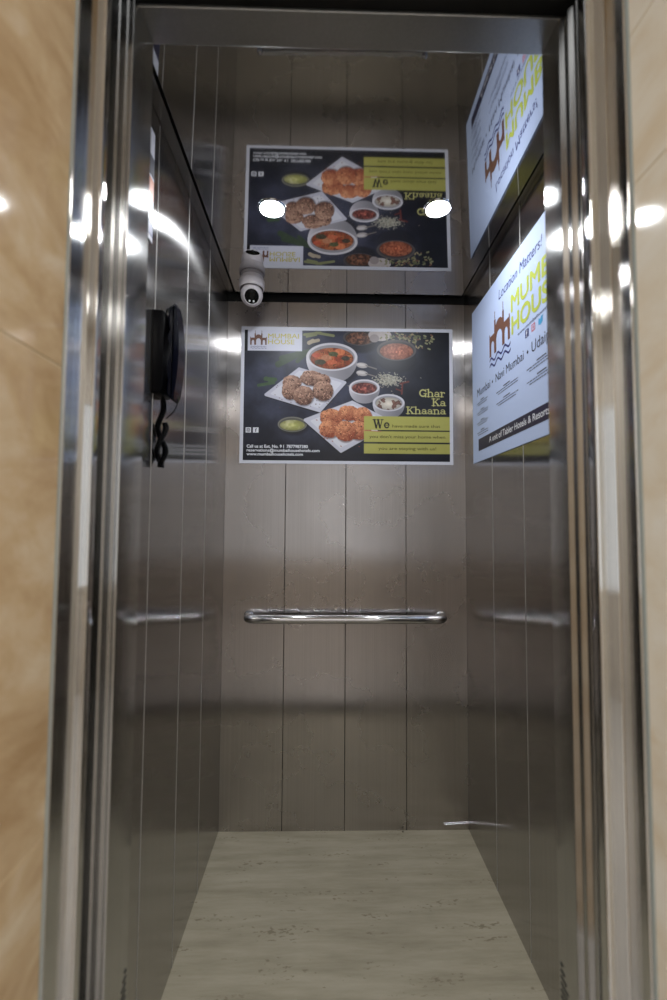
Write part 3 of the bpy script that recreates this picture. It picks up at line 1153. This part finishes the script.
# ------------------------------------------------------------------ security camera
def security_camera():
    cx, cy = -0.2948, 1.7370
    t = thing('security_camera', 'white turret security camera under the ceiling in the back left corner', 'security camera', (cx, cy, CZ + TILT * (DY - cy)))
    t.rotation_euler = (-TILT, 0, 0)
    bm = bmesh.new()
    lathe(bm, [(0.0440, -0.0003), (0.0445, -0.003), (0.0445, -0.010), (0.0430, -0.013)], 48)
    obj('base', bm, M['white'], t, True)
    bm = bmesh.new()
    lathe(bm, [(0.0430, -0.013), (0.0485, -0.014), (0.0505, -0.018), (0.0500, -0.038), (0.0485, -0.045), (0.0462, -0.049), (0.0440, -0.046)], 48, cap0=False, cap1=False)
    obj('housing', bm, M['white'], t, True)
    c = Vector((0, 0, -0.071))
    d = (EYE + Vector((0.02, 0, -0.48)) - (Vector((cx, cy, CZ)) + c)).normalized()
    Rm = Matrix.Translation(c) @ d.to_track_quat('Z', 'Y').to_matrix().to_4x4()
    bm = bmesh.new()
    prof = [(0.0, -0.044)] + [(0.044 * math.sin(math.radians(a)), -0.044 * math.cos(math.radians(a))) for a in range(12, 138, 9)]
    prof += [(0.0295, 0.0330), (0.0275, 0.0315)]
    lathe(bm, prof, 48, Rm)
    eb = obj('eyeball', bm, M['white'], t, True)
    bm = bmesh.new()
    lathe(bm, [(0.0, 0.0375), (0.012, 0.0365), (0.021, 0.0345), (0.0278, 0.0318)][::-1], 48, Rm, cap0=True, cap1=False)
    obj('lens_window', bm, M['glass'], t, True)
    for s in (-1, 1):
        bm = bmesh.new()
        lathe(bm, [(0.0, 0.0392), (0.0036, 0.0382), (0.0038, 0.0345)], 16, Rm @ Matrix.Translation((0.0080 * s, -0.0165, -0.0010)), cap1=False)
        obj('infrared_lamp', bm, M['led'], t, True)


security_camera()


# ------------------------------------------------------------------ intercom handset
def outline_solid(bm, pts, y0, y1, bev, seg_=3):
    """outline in x-z pulled along y with rounded edges"""
    a = [bm.verts.new((x, y0, z)) for x, z in pts]
    b = [bm.verts.new((x, y1, z)) for x, z in pts]
    n = len(pts)
    for k in range(n):
        bm.faces.new((a[k], a[(k + 1) % n], b[(k + 1) % n], b[k]))
    f0, f1 = bm.faces.new(a[::-1]), bm.faces.new(b)
    es = list(set(list(f0.edges) + list(f1.edges)))
    bmesh.ops.bevel(bm, geom=es, offset=bev, segments=seg_, affect='EDGES', profile=0.5)


def intercom():
    t = thing('intercom_phone', 'dark wall-mounted intercom handset with a coiled cord on the left wall', 'telephone', (LX, 1.098, 1.562))
    bm = bmesh.new()
    outline_solid(bm, [(0.0004, 0.0), (0.022, 0.0), (0.028, 0.012), (0.030, 0.05), (0.028, 0.075), (0.028, 0.135), (0.030, 0.155), (0.030, 0.190), (0.025, 0.203), (0.0004, 0.205)],
                  -0.036, 0.036, 0.003)
    obj('cradle', bm, M['black'], t, True)
    # handset: gently bowed back, two inward bulges
    back = []
    for k in range(21):
        u = k / 20
        z = -0.012 + 0.238 * u
        back.append((0.043 + 0.018 * math.sin(math.pi * (0.10 + 0.80 * u)) ** 0.8, z))
    front = [(0.046, 0.226), (0.032, 0.216), (0.031, 0.176), (0.034, 0.160), (0.040, 0.146), (0.042, 0.108), (0.040, 0.066), (0.034, 0.050), (0.031, 0.034), (0.031, 0.000), (0.044, -0.013)]
    pts = back + front
    pts = [p for i, p in enumerate(pts) if i == 0 or (abs(p[0] - pts[i - 1][0]) + abs(p[1] - pts[i - 1][1])) > 0.002]
    bm = bmesh.new()
    outline_solid(bm, pts, -0.024, 0.024, 0.007, 4)
    obj('handset', bm, M['navyp'], t, True)
    bm = bmesh.new()
    tube(bm, [(0.020, -0.008, 0.203)] + [(0.024 - 0.000 * k, -0.010 * math.cos(math.pi * k / 8), 0.208 + 0.014 * math.sin(math.pi * k / 8)) for k in range(9)] + [(0.020, 0.010, 0.203)], 0.0020, 8)
    obj('hook', bm, M['black'], t, True)
    # coiled cord hanging from the cradle in a twisted bunch
    path = []
    N = 1500
    for k in range(N + 1):
        u = k / N
        # down to the bottom and halfway back up, twisted round itself
        d_ = u / 0.62 if u < 0.62 else 1 - (u - 0.62) / 0.38 * 0.62
        z = 0.004 - 0.180 * d_
        env = min(1, d_ * 2.2) * (1 if d_ < 0.9 else max(0.25, (1 - d_) * 10))
        sg = 1 if u < 0.62 else -1
        ph = d_ * 9.5
        cxx = 0.016 + 0.0095 * sg * math.sin(ph) * env
        cyy = 0.012 * sg * math.cos(ph) * env
        a = 2 * math.pi * 95 * u
        r = 0.0062 * min(1, u * 16)
        path.append((cxx + r * math.cos(a), cyy + r * math.sin(a), z + 0.0012 * math.sin(a)))
    bm = bmesh.new()
    tube(bm, path, 0.0016, 6)
    obj('coiled_cord', bm, M['black'], t, True)
    bm = bmesh.new()
    tube(bm, [(0.052, 0.004, -0.006), (0.050, 0.004, -0.022), (0.043, 0.003, -0.038), (0.034, 0.001, -0.048), (0.026, 0, -0.056)], 0.0014, 8)
    obj('cord_lead', bm, M['black'], t, True)


intercom()

# ------------------------------------------------------------------ ventilation slots low in both return panels
def vent(x, face, y0, z0, label):
    t = thing('vent_slots', label, 'vent', (x, y0, z0))
    for k in range(7):
        bm = bmesh.new()
        ln_ = 0.006 + 0.0055 * k
        a, b = sorted((0.0, face * 0.0009))
        box(bm, a, b, -ln_, 0, -0.0105 * k, -0.0105 * k + 0.0042, 0.0003)
        obj('slot', bm, M['trim'], t)


vent(-0.3232, 1, 0.784, 0.508, 'short stepped dark vent slots low on the left door return')
vent(0.4057, -1, 0.784, 0.508, 'short stepped dark vent slots low on the right door return')

# ------------------------------------------------------------------ small odds and ends
bm = bmesh.new()
zc_ = CZ + TILT * (DY - 0.90)
pts = [(-0.140 + 0.344 * k / 20, 0.902 - 0.006 * k / 20 + 0.0007 * math.sin(k * 1.3), zc_ - 0.0036) for k in range(21)]
tube(bm, pts, 0.0032, 10)
o = obj('cable', bm, M['clear'], None, True)
tag(o, 'thin clear cable running along the ceiling just inside the doorway', 'cable')
for x, lb in ((-0.144, 'small shiny clip holding the end of the clear cable above the handset side'), (0.208, 'small shiny clip holding the end of the clear cable above the hotel poster side')):
    bm = bmesh.new()
    lathe(bm, [(0.0065, -0.0002), (0.0065, -0.003), (0.004, -0.0075), (0.0, -0.0085)], 20)
    o = obj('cable_clip', bm, M['chrome'], None, True, (x, 0.899, zc_))
    tag(o, lb, 'clip', 'clips on the ceiling cable')
bm = bmesh.new()
tube(bm, [(0.500, DY - 0.006, 0.0240), (0.55, DY - 0.005, 0.0262), (0.596, DY - 0.004, 0.0285)], 0.0022, 8)
o = obj('metal_wire', bm, M['chrome'], None, True)
tag(o, 'short bright metal wire along the foot of the back wall at right', 'wire')
bm = bmesh.new()
bmesh.ops.create_icosphere(bm, subdivisions=2, radius=0.0048)
for v in bm.verts:
    v.co *= 1 + random.uniform(-0.2, 0.2)
    v.co.z = v.co.z * 0.8 + 0.0042
o = obj('pebble', bm, mat('grit', srgb(150, 146, 132), 0.7), None, False, (0.328, DY - 0.012, 0.0))
tag(o, 'tiny pale pebble on the floor against the foot of the back wall', 'pebble')
